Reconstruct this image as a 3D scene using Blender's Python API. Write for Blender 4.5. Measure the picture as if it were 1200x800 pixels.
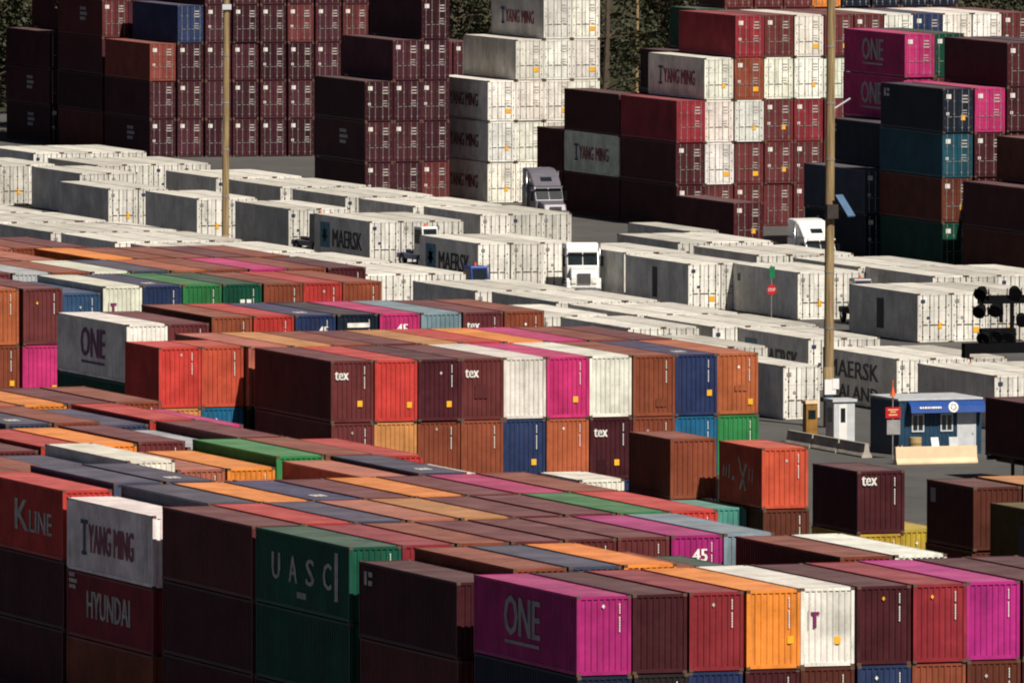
import bpy, math, random
from mathutils import Matrix, Vector

random.seed(11)
sc = bpy.context.scene
for o in list(bpy.data.objects): bpy.data.objects.remove(o)
COL = sc.collection

# ------------------------------------------------------------------ camera, sky, sun, exposure
TH = 0.3397                       # yard grid turned about Z
T = 3.1134                        # one tier of tall boxes
CAM_H, PITCH, ROLL, F_PX = 49.872, math.atan((400 + 529.22) / 15821.48), 0.0014, 15821.48
cd = bpy.data.cameras.new('camera'); cam = bpy.data.objects.new('camera', cd); COL.objects.link(cam)
cd.sensor_fit = 'HORIZONTAL'; cd.sensor_width = 36.0; cd.lens = F_PX / 1200.0 * 36.0
cd.clip_start = 5.0; cd.clip_end = 9000.0
cam.matrix_world = Matrix.Translation((0, 0, CAM_H)) @ Matrix.Rotation(math.pi / 2 - PITCH, 4, 'X') @ Matrix.Rotation(ROLL, 4, 'Z')
sc.camera = cam
sc.cycles.filter_width = 2.0

WV = Vector((math.cos(TH), math.sin(TH), 0)); LV = Vector((math.sin(TH), -math.cos(TH), 0))
SUN_EL, SUN_AL = math.radians(47), math.radians(12)
hv = LV * math.cos(SUN_AL) + WV * math.sin(SUN_AL)
sun_dir = Vector((hv.x * math.cos(SUN_EL), hv.y * math.cos(SUN_EL), math.sin(SUN_EL)))
world = bpy.data.worlds.new('World'); sc.world = world; world.use_nodes = True
wn = world.node_tree.nodes; wl = world.node_tree.links
sky = wn.new('ShaderNodeTexSky'); sky.sky_type = 'NISHITA'; sky.sun_disc = False
sky.sun_elevation = SUN_EL; sky.sun_rotation = math.atan2(sun_dir.x, sun_dir.y)
sky.air_density = .18; sky.dust_density = .45; sky.ozone_density = .1; sky.altitude = 60
bg = wn['Background']; bg.inputs[1].default_value = 0.05
wl.new(sky.outputs[0], bg.inputs[0])
sl = bpy.data.lights.new('sun', 'SUN'); sun = bpy.data.objects.new('sun', sl); COL.objects.link(sun)
sl.energy = 5.0; sl.angle = math.radians(0.5); sl.color = (1.0, 0.93, 0.82)
sun.rotation_euler = sun_dir.to_track_quat('Z', 'Y').to_euler(); sun.location = (60, 300, 300)
vs = sc.view_settings
vs.view_transform = 'Standard'; vs.look = 'None'; vs.exposure = 0.22; vs.gamma = 1.0; vs.use_curve_mapping = False

# ------------------------------------------------------------------ materials
MATS = {}
def newmat(name):
    m = bpy.data.materials.new(name); m.use_nodes = True; MATS[name] = m
    return m, m.node_tree.nodes, m.node_tree.links, m.node_tree.nodes['Principled BSDF']

def noise(n, l, vec, scale, detail=4, rough=.6):
    t = n.new('ShaderNodeTexNoise'); t.inputs['Scale'].default_value = scale
    t.inputs['Detail'].default_value = detail; t.inputs['Roughness'].default_value = rough
    l.new(vec, t.inputs['Vector']); return t
def ramp(n, l, fac, lo, hi, a=0.0, b=1.0):
    r = n.new('ShaderNodeMapRange'); r.inputs[1].default_value = lo; r.inputs[2].default_value = hi
    r.inputs[3].default_value = a; r.inputs[4].default_value = b; l.new(fac, r.inputs[0]); return r.outputs[0]
def mix(n, l, fac, a, b, mode='MIX'):
    m = n.new('ShaderNodeMix'); m.data_type = 'RGBA'; m.blend_type = mode
    for s, v in ((m.inputs[0], fac), (m.inputs[6], a), (m.inputs[7], b)):
        if hasattr(v, 'links'): l.new(v, s)
        else: s.default_value = v if isinstance(v, (int, float)) else (*v, 1)
    return m.outputs[2]

def paint(name, dust=0.0, rough=.5, rust=.35, streak=.25, dustcol=(.36, .29, .25), attr=False):
    """weathered coat: the colour comes from each object's own colour"""
    m, n, l, p = newmat(name)
    oi = n.new('ShaderNodeObjectInfo'); tc = n.new('ShaderNodeTexCoord')
    add = n.new('ShaderNodeVectorMath'); add.operation = 'MULTIPLY_ADD'
    comb = n.new('ShaderNodeCombineXYZ')
    for i in range(3): l.new(oi.outputs['Random'], comb.inputs[i])
    l.new(comb.outputs[0], add.inputs[0]); add.inputs[1].default_value = (97, 53, 71); l.new(tc.outputs['Object'], add.inputs[2])
    vec = add.outputs[0]
    big = noise(n, l, vec, .55, 5).outputs[0]
    v = ramp(n, l, big, .28, .72, .62, 1.2)
    hsv = n.new('ShaderNodeHueSaturation'); ca = n.new('ShaderNodeAttribute') if attr else None
    if attr: ca.attribute_name = 'coat'
    l.new(ca.outputs['Color'] if attr else oi.outputs['Color'], hsv.inputs['Color']); l.new(v, hsv.inputs['Value'])
    hsv.inputs['Saturation'].default_value = .97
    col = hsv.outputs[0]
    # chalky fade in patches
    fd = noise(n, l, vec, 1.6, 3).outputs[0]
    pale = n.new('ShaderNodeVectorMath'); pale.operation = 'MULTIPLY_ADD'; l.new(col, pale.inputs[0])
    pale.inputs[1].default_value = (1.3, 1.3, 1.3); pale.inputs[2].default_value = (.006, .005, .005)
    col = mix(n, l, ramp(n, l, fd, .5, .8, 0, .55), col, pale.outputs[0])
    if dust > 0:
        col = mix(n, l, ramp(n, l, big, .25, .75, dust * .55, dust * 1.3), col, dustcol)
        mp2 = n.new('ShaderNodeMapping'); mp2.inputs['Scale'].default_value = (.7, .12, 1); l.new(vec, mp2.inputs[0])
        st2 = noise(n, l, mp2.outputs[0], 4.0, 5, .7).outputs[0]
        col = mix(n, l, ramp(n, l, st2, .5, .72, 0, .22), col, (.13, .08, .065))
    # vertical grime and rust runs
    mp = n.new('ShaderNodeMapping'); mp.inputs['Scale'].default_value = (6, 6, .22); l.new(vec, mp.inputs[0])
    st = noise(n, l, mp.outputs[0], 1.0, 4, .65).outputs[0]
    col = mix(n, l, ramp(n, l, st, .52, .78, 0, streak), col, (.045, .028, .02))
    rs = noise(n, l, vec, 5.5, 6, .75).outputs[0]
    col = mix(n, l, ramp(n, l, rs, .58, .72, 0, rust), col, (.12, .045, .018))
    l.new(col, p.inputs['Base Color']); p.inputs['Roughness'].default_value = rough
    p.inputs['Specular IOR Level'].default_value = .10
    bp = n.new('ShaderNodeBump'); bp.inputs['Strength'].default_value = .18; bp.inputs['Distance'].default_value = .02
    l.new(noise(n, l, vec, 3.0, 3).outputs[0], bp.inputs['Height']); l.new(bp.outputs[0], p.inputs['Normal'])
    return m
PAINT = paint('container_paint', rust=.5, streak=.42)
ROOF = paint('container_roof_paint', dust=.20, rough=.62, rust=.45, streak=0, dustcol=(.44, .34, .34))
BURIEDM = paint('buried_container_paint', attr=True)
REEF = paint('reefer_paint', rough=.5, rust=.6, streak=.5)
REEFROOF = paint('reefer_roof_paint', dust=.26, rough=.6, rust=.75, streak=0, dustcol=(.45, .40, .33))

def flat(name, col, rough=.6, metal=0.0, var=.25, scale=2.0, spec=.4):
    m, n, l, p = newmat(name)
    tc = n.new('ShaderNodeTexCoord')
    nz = noise(n, l, tc.outputs['Object'], scale, 5).outputs[0]
    c = mix(n, l, ramp(n, l, nz, .3, .7, 0, 1), tuple(x * (1 - var) for x in col), tuple(min(1, x * (1 + var)) for x in col))
    l.new(c, p.inputs['Base Color']); p.inputs['Roughness'].default_value = rough; p.inputs['Metallic'].default_value = metal
    p.inputs['Specular IOR Level'].default_value = spec
    return m
STEEL = flat('dark_steel', (.035, .025, .022), .7)
CAST = flat('casting_steel', (.10, .055, .035), .75, var=.5)
ROD = flat('galvanised_rod', (.30, .29, .27), .45, .3)
WHITEM = flat('white_marking', (.72, .70, .66), .6)
FADED = flat('faded_white_marking', (.42, .38, .36), .7, var=.45, scale=3)
REDM = flat('red_marking', (.22, .03, .05), .6)
BLUEM = flat('blue_marking', (.02, .035, .10), .6)
BLACKM = flat('black_marking', (.018, .018, .022), .6)
STARM = flat('pale_blue_marking', (.06, .20, .28), .6)
PINKM = flat('magenta_marking', (.17, .012, .09), .6)
GREYM = flat('grey_marking', (.28, .27, .27), .7)
YELM = flat('yellow_placard', (.80, .40, .02), .5)
GLASS = flat('dark_glass', (.012, .018, .022), .08, spec=.6)
RUBBER = flat('rubber', (.018, .018, .018), .85)
CHROME = flat('chrome', (.55, .55, .56), .2, .9)
TWHITE = flat('white_truck_paint', (.74, .74, .73), .3, var=.06)
TGREY = flat('graphite_truck_paint', (.13, .12, .15), .35, var=.1)
TBLUE = flat('blue_tractor_paint', (.012, .05, .30), .4, var=.15)
LAMPM = flat('lamp_lens', (.75, .72, .62), .2)
CONC = flat('concrete', (.34, .30, .26), .85, var=.3, scale=1.2)
CREAM = flat('cream_concrete', (.70, .52, .34), .85, var=.14, scale=1.0)
NAVY = flat('navy_office_paint', (.012, .045, .085), .5)
AWN = flat('blue_awning', (.008, .055, .26), .6, var=.12)
GREYW = flat('pale_grey_paint', (.50, .52, .54), .5, var=.12)
REDSIGN = flat('red_sign', (.45, .015, .02), .4, var=.1)
GREENSIGN = flat('green_sign', (.01, .16, .06), .4, var=.1)
ORANGE = flat('orange_plastic', (.75, .12, .03), .5, var=.1)
OCHRE = flat('ochre_paint', (.24, .12, .02), .6, var=.35)
BLACK = flat('black_paint', (.004, .004, .005), .9, spec=.1)
SOLAR = flat('solar_glass', (.10, .17, .28), .15, var=.15)
WOODM, n_, l_, p_ = newmat('pole_wood')
tc_ = n_.new('ShaderNodeTexCoord'); mp_ = n_.new('ShaderNodeMapping'); mp_.inputs['Scale'].default_value = (8, 8, .35)
l_.new(tc_.outputs['Object'], mp_.inputs[0])
l_.new(mix(n_, l_, ramp(n_, l_, noise(n_, l_, mp_.outputs[0], 1.2, 6).outputs[0], .3, .7, 0, 1), (.11, .07, .032), (.38, .27, .13)), p_.inputs['Base Color'])
p_.inputs['Roughness'].default_value = .85
ASPH, n_, l_, p_ = newmat('asphalt')
tc_ = n_.new('ShaderNodeTexCoord')
c_ = mix(n_, l_, ramp(n_, l_, noise(n_, l_, tc_.outputs['Object'], .06, 8, .65).outputs[0], .3, .7, 0, 1), (.055, .053, .052), (.10, .096, .092))
c_ = mix(n_, l_, ramp(n_, l_, noise(n_, l_, tc_.outputs['Object'], .5, 6, .7).outputs[0], .52, .66, 0, .55), c_, (.03, .028, .027))
c_ = mix(n_, l_, ramp(n_, l_, noise(n_, l_, tc_.outputs['Object'], 14, 3).outputs[0], .4, .7, 0, .3), c_, (.13, .125, .12))
l_.new(c_, p_.inputs['Base Color']); p_.inputs['Roughness'].default_value = .9
LEAF, n_, l_, p_ = newmat('foliage')
oi_ = n_.new('ShaderNodeObjectInfo'); tc_ = n_.new('ShaderNodeTexCoord')
c_ = mix(n_, l_, ramp(n_, l_, noise(n_, l_, tc_.outputs['Object'], .9, 3).outputs[0], .35, .65, 0, 1), (.010, .020, .006), (.040, .044, .014))
c_ = mix(n_, l_, ramp(n_, l_, oi_.outputs['Random'], 0, 1, 0, .6), c_, (.05, .038, .016))
l_.new(c_, p_.inputs['Base Color']); p_.inputs['Roughness'].default_value = .7
BARK = flat('bark', (.07, .05, .035), .9)

# ------------------------------------------------------------------ mesh helpers
class MB:
    def __init__(s): s.v = []; s.f = []; s.m = []
    def face(s, pts, mi=0):
        b = len(s.v); s.v += [tuple(p) for p in pts]; s.f.append(tuple(range(b, b + len(pts)))); s.m.append(mi)
    def box(s, x0, x1, y0, y1, z0, z1, mi=0):
        b = len(s.v)
        s.v += [(x, y, z) for z in (z0, z1) for x, y in ((x0, y0), (x1, y0), (x1, y1), (x0, y1))]
        for q in ((0, 3, 2, 1), (4, 5, 6, 7), (0, 1, 5, 4), (1, 2, 6, 5), (2, 3, 7, 6), (3, 0, 4, 7)):
            s.f.append(tuple(b + i for i in q)); s.m.append(mi)
    def prism(s, prof, axis, c0, c1, mi=0):
        """extrude a 2-D outline along axis 'x' (outline in y,z) , 'y' (x,z) or 'z' (x,y)"""
        def P(u, v, c): return {'x': (c, u, v), 'y': (u, c, v), 'z': (u, v, c)}[axis]
        b = len(s.v); k = len(prof)
        s.v += [P(u, v, c0) for u, v in prof] + [P(u, v, c1) for u, v in prof]
        s.f.append(tuple(b + i for i in range(k))); s.m.append(mi)
        s.f.append(tuple(b + k + i for i in reversed(range(k)))); s.m.append(mi)
        for i in range(k):
            j = (i + 1) % k; s.f.append((b + i, b + k + i, b + k + j, b + j)); s.m.append(mi)
    def tube(s, p0, p1, r0, r1=None, k=10, mi=0, cap=True):
        r1 = r0 if r1 is None else r1
        p0, p1 = Vector(p0), Vector(p1); d = (p1 - p0).normalized()
        u = d.orthogonal().normalized(); w = d.cross(u); b = len(s.v)
        for p, r in ((p0, r0), (p1, r1)):
            s.v += [tuple(p + (u * math.cos(2 * math.pi * i / k) + w * math.sin(2 * math.pi * i / k)) * r) for i in range(k)]
        for i in range(k):
            j = (i + 1) % k; s.f.append((b + i, b + j, b + k + j, b + k + i)); s.m.append(mi)
        if cap:
            s.f.append(tuple(b + i for i in reversed(range(k)))); s.m.append(mi)
            s.f.append(tuple(b + k + i for i in range(k))); s.m.append(mi)
    def mesh(s, name, *mats, smooth=False):
        me = bpy.data.meshes.new(name); me.from_pydata(s.v, [], s.f)
        for m in mats: me.materials.append(m)
        if len(mats) > 1: me.polygons.foreach_set('material_index', s.m)
        if smooth: me.polygons.foreach_set('use_smooth', [True] * len(s.f))
        me.update(); return me

def obj(name, me, parent=None, color=None):
    o = bpy.data.objects.new(name, me); COL.objects.link(o)
    if name in ('identity_code', 'door_label', 'door_marking', 'print_lines'): o['kind'] = 'stuff'
    if parent is not None: o.parent = parent
    if color is not None: o.color = (*color, 1)
    return o
def tag(o, label, cat, group=None):
    o['label'] = label; o['category'] = cat
    if group: o['group'] = group
    return o
def put(o, a, b, z, rot=0.0):
    p = WV * a + LV * b
    o.location = (p.x, p.y, z); o.rotation_euler = (0, 0, TH + rot)
    return o
def bevel(me, w, seg=2):
    import bmesh
    bm = bmesh.new(); bm.from_mesh(me)
    bmesh.ops.remove_doubles(bm, verts=bm.verts, dist=1e-5)
    bmesh.ops.recalc_face_normals(bm, faces=bm.faces)
    ed = [e for e in bm.edges if len(e.link_faces) == 2 and e.calc_face_angle(0) > .5]
    bmesh.ops.bevel(bm, geom=ed, offset=w, segments=seg, affect='EDGES', profile=.6)
    bm.to_mesh(me); bm.free(); return me

# ------------------------------------------------------------------ the ground
g = MB(); g.box(-1500, 1500, -200, 4000, -.4, 0)
ground = obj('ground', g.mesh('ground', ASPH)); ground['kind'] = 'structure'

# ------------------------------------------------------------------ shipping container pieces
W = 2.25
H_HC, H_STD = 3.110, 2.800
L40, L20 = 12.1, 5.65
def corr(mb, along, fixed, c0, c1, z0, z1, depth, period, sign, zdir=True):
    """corrugated sheet: along = 'y' (a side, fixed x) or 'x' (an end, fixed y); sign = which way the ridges stand out"""
    npd = max(2, round((c1 - c0) / period)); p = (c1 - c0) / npd
    pts = []
    for i in range(npd):
        s = c0 + i * p
        pts += [(s, 0), (s + .25 * p, 0), (s + .40 * p, 1), (s + .85 * p, 1)]
    pts.append((c1, 0))
    b = len(mb.v)
    for c, d in pts:
        off = fixed - sign * depth * d
        for z in (z0, z1): mb.v.append((off, c, z) if along == 'y' else (c, off, z))
    for i in range(len(pts) - 1):
        q = (b + 2 * i, b + 2 * i + 2, b + 2 * i + 3, b + 2 * i + 1)
        if (along == 'y') == (sign > 0): mb.f.append(q)
        else: mb.f.append(q[::-1])
        mb.m.append(0)

PIECES = {}
def pieces(L, H, reefer):
    key = (L, H, reefer)
    if key in PIECES: return PIECES[key]
    w2, l2 = W / 2, L / 2
    P = {}
    pm, rm = (REEF, REEFROOF) if reefer else (PAINT, ROOF)
    f = MB()
    for sx in (-1, 1):
        for sy in (-1, 1):
            x0, x1 = sorted((sx * w2 - sx * .006, sx * (w2 - .13))); y0, y1 = sorted((sy * l2 - sy * .006, sy * (l2 - .13)))
            f.box(x0, x1, y0, y1, .11, H - .11)
            cx0, cx1 = sorted((sx * w2, sx * (w2 - .165))); cy0, cy1 = sorted((sy * l2, sy * (l2 - .17)))
            f.box(cx0, cx1, cy0, cy1, 0, .115, 1); f.box(cx0, cx1, cy0, cy1, H - .115, H, 1)
        x0, x1 = sorted((sx * (w2 - .010), sx * (w2 - .075)))
        f.box(x0, x1, -l2 + .15, l2 - .15, H - .10, H - .012); f.box(x0, x1, -l2 + .15, l2 - .15, .045, .185)
    for sy in (-1, 1):
        y0, y1 = sorted((sy * (l2 - .012), sy * (l2 - .085)))
        f.box(-w2 + .15, w2 - .15, y0, y1, H - .125, H - .012); f.box(-w2 + .15, w2 - .15, y0, y1, .04, .19)
    f.box(-w2 + .08, w2 - .08, -l2 + .1, l2 - .1, .10, .17, 1)
    f.box(-w2 + .14, w2 - .14, l2 - .06, l2 - .03, .19, H - .13)
    P['frame'] = f.mesh('frame', pm, CAST)
    for nm, sx in (('side_l', -1), ('side_r', 1)):
        s = MB()
        if reefer:
            corr(s, 'y', sx * (w2 - .016), -l2 + .13, l2 - .13, .185, H - .10, .010, .62, sx)
        else:
            corr(s, 'y', sx * (w2 - .016), -l2 + .13, l2 - .13, .185, H - .10, .040, .27, sx)
        P[nm] = s.mesh(nm, pm)
    e = MB(); corr(e, 'x', -(l2 - .018), -w2 + .13, w2 - .13, .19, H - .125, .045, .245, -1); P['end'] = e.mesh('end', pm)
    r = MB()
    # roof sheet: shallow dies across the box between the rails
    npd = round((L - .3) / 1.02); p = (L - .3) / npd; y = -l2 + .15
    ys = []
    for i in range(npd):
        ys += [(y + i * p, 0), (y + i * p + .08, 1), (y + (i + 1) * p - .10, 1), (y + (i + 1) * p - .02, 0)]
    ys.append((l2 - .15, 0)); b = len(r.v)
    for yy, d in ys:
        for x in (-w2 + .06, w2 - .06): r.v.append((x, yy, H - .030 + .012 * d))
    for i in range(len(ys) - 1):
        r.f.append((b + 2 * i, b + 2 * i + 1, b + 2 * i + 3, b + 2 * i + 2)); r.m.append(0)
    if reefer:
        for yy in (-l2 + .16, l2 - .4): r.box(-w2 + .2, w2 - .2, yy, yy + .24, H - .018, H - .002)
    P['roof'] = r.mesh('roof', rm)
    d = MB()
    d.box(-w2 + .135, -.012, -l2 + .030, -l2 + .075, .20, H - .135)
    for zz in (.22, .22 + (H - .4) * .33, .22 + (H - .4) * .66, H - .17): d.box(-w2 + .16, -.03, -l2 + .019, -l2 + .031, zz, zz + .05) if reefer else d.box(-w2 + .16, -.03, -l2 + .016, -l2 + .031, zz, zz + .16)
    for zz in (.4, 1.0, 1.7, 2.3): d.box(-w2 + .128, -w2 + .19, -l2 + .010, -l2 + .030, zz, zz + .10, 1)
    P['door_l'] = d.mesh('door_l', pm, CAST)
    d2 = MB(); d2.v = [(-x, yy, z) for x, yy, z in d.v]; d2.f = [q[::-1] for q in d.f]; d2.m = d.m
    P['door_r'] = d2.mesh('door_r', pm, CAST)
    for i, x in enumerate((-.78, -.30, .30, .78)):
        q = MB(); q.tube((x, -l2 - .006, .12), (x, -l2 - .006, H - .07), .021, k=6)
        sg = 1 if x < 0 else -1
        q.box(*sorted((x, x + sg * .34)), -l2 - .018, -l2 - .004, 1.12, 1.16)
        for zz in (.35, 1.3, 2.2): q.box(x - .05, x + .05, -l2 - .012, -l2 + .018, zz, zz + .07)
        P['bar%d' % i] = q.mesh('locking_bar', STEEL if reefer else ROD)
    # the whole box in one mesh, for boxes buried in the lower tiers
    a = MB()
    for nm in ('frame', 'side_l', 'side_r', 'end', 'roof'):
        me = P[nm]; b = len(a.v); a.v += [tuple(v.co) for v in me.vertices]
        for poly in me.polygons:
            a.f.append(tuple(b + i for i in poly.vertices)); a.m.append(1 if (nm == 'frame' and poly.material_index == 1) else (2 if nm == 'roof' else 0))
    P['all'] = a.mesh('box', pm, CAST, rm)
    PIECES[key] = P
    return P

# lettering -------------------------------------------------------
TXT = {}
def text_outline(s, bold=False):
    if (s, bold) in TXT: return TXT[(s, bold)]
    cu = bpy.data.curves.new('t', 'FONT'); cu.body = s; cu.size = 1.0; cu.resolution_u = 2
    cu.offset = 0.0
    o = bpy.data.objects.new('t', cu); COL.objects.link(o)
    me = bpy.data.meshes.new_from_object(o.evaluated_get(bpy.context.evaluated_depsgraph_get()))
    vs_ = [(v.co.x, v.co.y) for v in me.vertices]; fs = [tuple(p.vertices) for p in me.polygons]
    bpy.data.objects.remove(o); bpy.data.curves.remove(cu); bpy.data.meshes.remove(me)
    x0 = min(v[0] for v in vs_); x1 = max(v[0] for v in vs_); y0 = min(v[1] for v in vs_); y1 = max(v[1] for v in vs_)
    vs_ = [((x - x0) / (x1 - x0), (y - y0) / (y1 - y0)) for x, y in vs_]
    TXT[(s, bold)] = (vs_, fs); return TXT[(s, bold)]
LETTER = {}
def letters(items, face, L, mat, name='lettering'):
    """items: list of ('t',text,u0,v0,width,height) or ('r',u0,v0,width,height); face 'side' (u from the far end) or 'end' (u from the left post)"""
    key = (tuple(items), face, L, mat.name)
    if key in LETTER: return LETTER[key]
    mb = MB()
    def place(u, v):
        return (-W / 2 - .004, L / 2 - u, v) if face == 'side' else (-W / 2 + u, -L / 2 - .004, v)
    for it in items:
        if it[0] == 't':
            vv, ff = text_outline(it[1], True); _, _, u0, v0, w, h = it
            for n_i, du in enumerate((0, .045 * h, -.045 * h)):      # heavy strokes
                b = len(mb.v)
                for x, y in vv:
                    p = place(u0 + x * w + du, v0 + y * h); d_ = .0015 * n_i
                    mb.v.append((p[0] - d_, p[1], p[2]) if face == 'side' else (p[0], p[1] - d_, p[2]))
                for q in ff: mb.f.append(tuple(b + i for i in q)); mb.m.append(0)
        elif it[0] == 'p':
            mb.face([place(u, v) for u, v in it[1]])
        else:
            _, u0, v0, w, h = it
            mb.face([place(u0, v0), place(u0 + w, v0), place(u0 + w, v0 + h), place(u0, v0 + h)])
    LETTER[key] = mb.mesh(name, mat); return LETTER[key]

def idcode(seed, H, big=True):
    r = random.Random(seed); out = []; z = H - .30; x = W - .50
    for i in range(r.choice((11, 12, 12))):
        if i != 4: out.append(('r', x, z - .085, .042, .088))
        z -= .102
    return tuple(out)
def star(cx, cy, r, k=7):
    return tuple((cx + r * (1 if i % 2 == 0 else .48) * math.sin(math.pi * i / k), cy + r * (1 if i % 2 == 0 else .48) * math.cos(math.pi * i / k)) for i in range(2 * k))

COLS = dict(maroon=(.120, .026, .028), dmaroon=(.062, .013, .018), fmaroon=(.060, .016, .023), fmaroon2=(.042, .011, .018), brown=(.225, .055, .026), rust=(.37, .095, .034), red=(.46, .034, .026),
            crimson=(.24, .020, .030), brick=(.21, .045, .032), salmon=(.40, .12, .075), tan=(.50, .21, .065), orange=(.74, .23, .022), pink=(.44, .018, .135),
            white=(.78, .755, .68), navy=(.020, .036, .10), slate=(.045, .058, .098), blue=(.010, .12, .25), dblue=(.030, .065, .14), green=(.025, .19, .06), forest=(.008, .095, .055), mag=(.38, .014, .165),
            dgreen=(.004, .060, .036), teal=(.07, .27, .22), grey=(.40, .43, .45), greyblue=(.19, .28, .33), olive=(.10, .075, .015),
            yellow=(.50, .34, .035), dbrown=(.10, .028, .018), black=(.02, .017, .018), redor=(.50, .07, .03), dnavy=(.010, .018, .035), bluegreen=(.008, .07, .10))
NAMES = dict(maroon='maroon', dmaroon='dark maroon', fmaroon='plum maroon', fmaroon2='dark plum', brown='red-brown', rust='orange-brown', red='bright red', crimson='crimson', brick='brick red', salmon='faded salmon',
             tan='tan', orange='orange', pink='magenta', white='white', navy='navy blue', slate='slate blue', blue='bright blue', dblue='dull blue', green='green', forest='forest green', mag='purple magenta',
             dgreen='dark green', teal='pale teal', grey='pale grey', greyblue='grey-blue', olive='olive', yellow='yellow', dbrown='dark brown',
             black='blackish', redor='orange-red', dnavy='blackish navy', bluegreen='petrol blue')

COUNT = [0]; BURIED = []
ORDN = dict(zip('one two three four five six seven eight nine ten eleven twelve'.split(), 'first second third fourth fifth sixth seventh eighth ninth tenth eleventh twelfth'.split()))
def fix_label(t):
    import re
    t = re.sub(r'column (%s)$' % '|'.join(ORDN), lambda m_: ORDN[m_.group(1)] + ' column inward', t)
    t = t.replace('the short rear slice of the mixed far stack', 'short rear slice of mixed stack').replace(' ones,', ',')
    t = t.replace('the slice behind the far maroon wall', 'slice behind the far maroon wall').replace('the rear slice of the mixed far stack', 'rear slice of mixed stack').replace('at the outer edge', 'at edge').replace(' with a small magenta mark', ' with magenta mark').replace(', row behind the ONE container', ', row behind ONE container')
    return t
def roofmark(L, H):
    k = ('roofmark', L, H)
    if k not in LETTER:
        mb = MB()
        for y in (-L / 2 + 2.6,):
            for i in range(3): mb.face([(-.30 + .22 * i, y - .55, H - .008), (-.16 + .22 * i, y - .55, H - .008), (-.16 + .22 * i, y + .55, H - .008), (-.30 + .22 * i, y + .55, H - .008)])
        LETTER[k] = mb.mesh('roof_print', WHITEM)
    return LETTER[k]
def container(a, b, z, col, label, group=None, L=L40, H=H_HC, end='wall', reefer=False, detail=True, side=None, endtxt=None, code=True, name=None, cat='container', jit=True, sz=1.0):
    """a = left long side, b = visible end, z = foot"""
    COUNT[0] += 1; seed = COUNT[0]; rnd = random.Random(seed)
    P = pieces(L, H, reefer)
    base = COLS[col]; k = rnd.uniform(.86, 1.12); c = tuple(min(.85, x * k * rnd.uniform(.95, 1.05)) for x in base)
    nm = name or ('refrigerated_container' if reefer else 'shipping_container')
    ja = rnd.uniform(-.02, .02) if jit else 0; jb = rnd.uniform(-.10, .10) if jit else 0
    p = WV * (a + ja + W / 2) + LV * (b + jb - L / 2)
    if not detail:
        BURIED.append((P['all'], p, z, c, sz)); return None
    root = obj(nm, P['frame'], None, c); root.scale.z = sz
    root.location = (p.x, p.y, z); root.rotation_euler = (0, 0, TH)
    tag(root, fix_label(label), cat, group)
    obj('roof', P['roof'], root, c); obj('side_wall', P['side_l'], root, c); obj('side_wall', P['side_r'], root, c)
    if end == 'wall':
        ew = obj('end_wall', P['end'], root, c)
        if code and col not in ('white', 'grey', 'greyblue', 'tan') and L > 5:
            if rnd.random() < .8: obj('identity_code', letters(idcode(seed % 5, H), 'end', L, WHITEM, 'identity_code'), root)
            u = rnd.uniform(.75, 1.25)
            if rnd.random() < .5 and not endtxt:
                u = round(u, 1); v = round(rnd.uniform(.35, .8), 1)
                obj('warning_mark', letters((('p', ((u, H - v - .09), (u + .07, H - v), (u, H - v + .09), (u - .07, H - v))),), 'end', L, rnd.choice((FADED, FADED, YELM, WHITEM)), 'mark'), root)
            if rnd.random() < .22:
                u, v = round(rnd.uniform(.3, 1.2), 1), round(rnd.uniform(.3, 1.4), 1); q = rnd.choice((.72, 1.3))
                obj('repair_patch', letters((('r', u, v, round(rnd.uniform(.3, .8), 1), round(rnd.uniform(.3, .8), 1)),), 'end', L, PAINT, 'patch'), root, tuple(min(.8, x * q) for x in c))
        if rnd.random() < .45 and H > 2.9:
            u, v = rnd.uniform(1.3, 1.75), rnd.uniform(.45, 1.0)
            obj('placard', letters((('r', round(u, 1), round(v, 1), .26, .30),), 'end', L, YELM, 'placard'), root)
    else:
        for i in (0, 1):
            dr = obj('door', P['door_l' if i == 0 else 'door_r'], root, c)
            for j in (0, 1): obj('locking_bar', P['bar%d' % (2 * i + j)], dr)
            if i == 1 and rnd.random() < .7:
                q = ((('r', 1.45, .62, .40, .34),) if rnd.random() < .5 else (('r', 1.35, .9, .30, .36),))
                obj('placard', letters(q, 'end', L, YELM, 'placard'), dr) if (reefer or col == 'white' or (rnd.random() < .5 and 'fmaroon' not in col)) else None
            if i == 0:
                if reefer:
                    obj('door_label', letters((('r', .22, H - .6, .28, .22), ('r', .62, 1.5, .2, .16)), 'end', L, BLUEM if rnd.random() < .5 else GREYM, 'door_label'), dr)
                elif rnd.random() < .85:
                    obj('door_label', letters((('r', .26, H - .72, .34, .32),) + ((('r', .25, 1.25, .2, .2),) if rnd.random() < .5 else ()), 'end', L, WHITEM, 'door_label'), dr)
            elif not reefer:
                it = [('r', 1.42, H - .55 - .22 * q, rnd.choice((.3, .42, .5)), .085) for q in range(3)] + [('r', 1.45, H - 1.55 - .18 * q, .34, .05) for q in range(3)]
                it = [(t, u, v, .42 if i_ < 3 else .34, h) for i_, (t, u, v, w_, h) in enumerate(it)]
                obj('door_marking', letters(tuple(it), 'end', L, FADED, 'door_marking'), dr)
    if col in ('slate', 'navy') and H > 2.9 and z > 4 and rnd.random() < .6:
        mb = roofmark(L, H); obj('print_lines', mb, root)
    if side: 
        for items, mat in side: obj('lettering' if any(q[0] == 't' for q in items) else 'print_lines', letters(items, 'side', L, mat), root)
    if endtxt:
        for items, mat in endtxt: obj('lettering' if any(q[0] == 't' for q in items) else 'print_lines', letters(items, 'end', L, mat), root)
    return root

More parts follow.
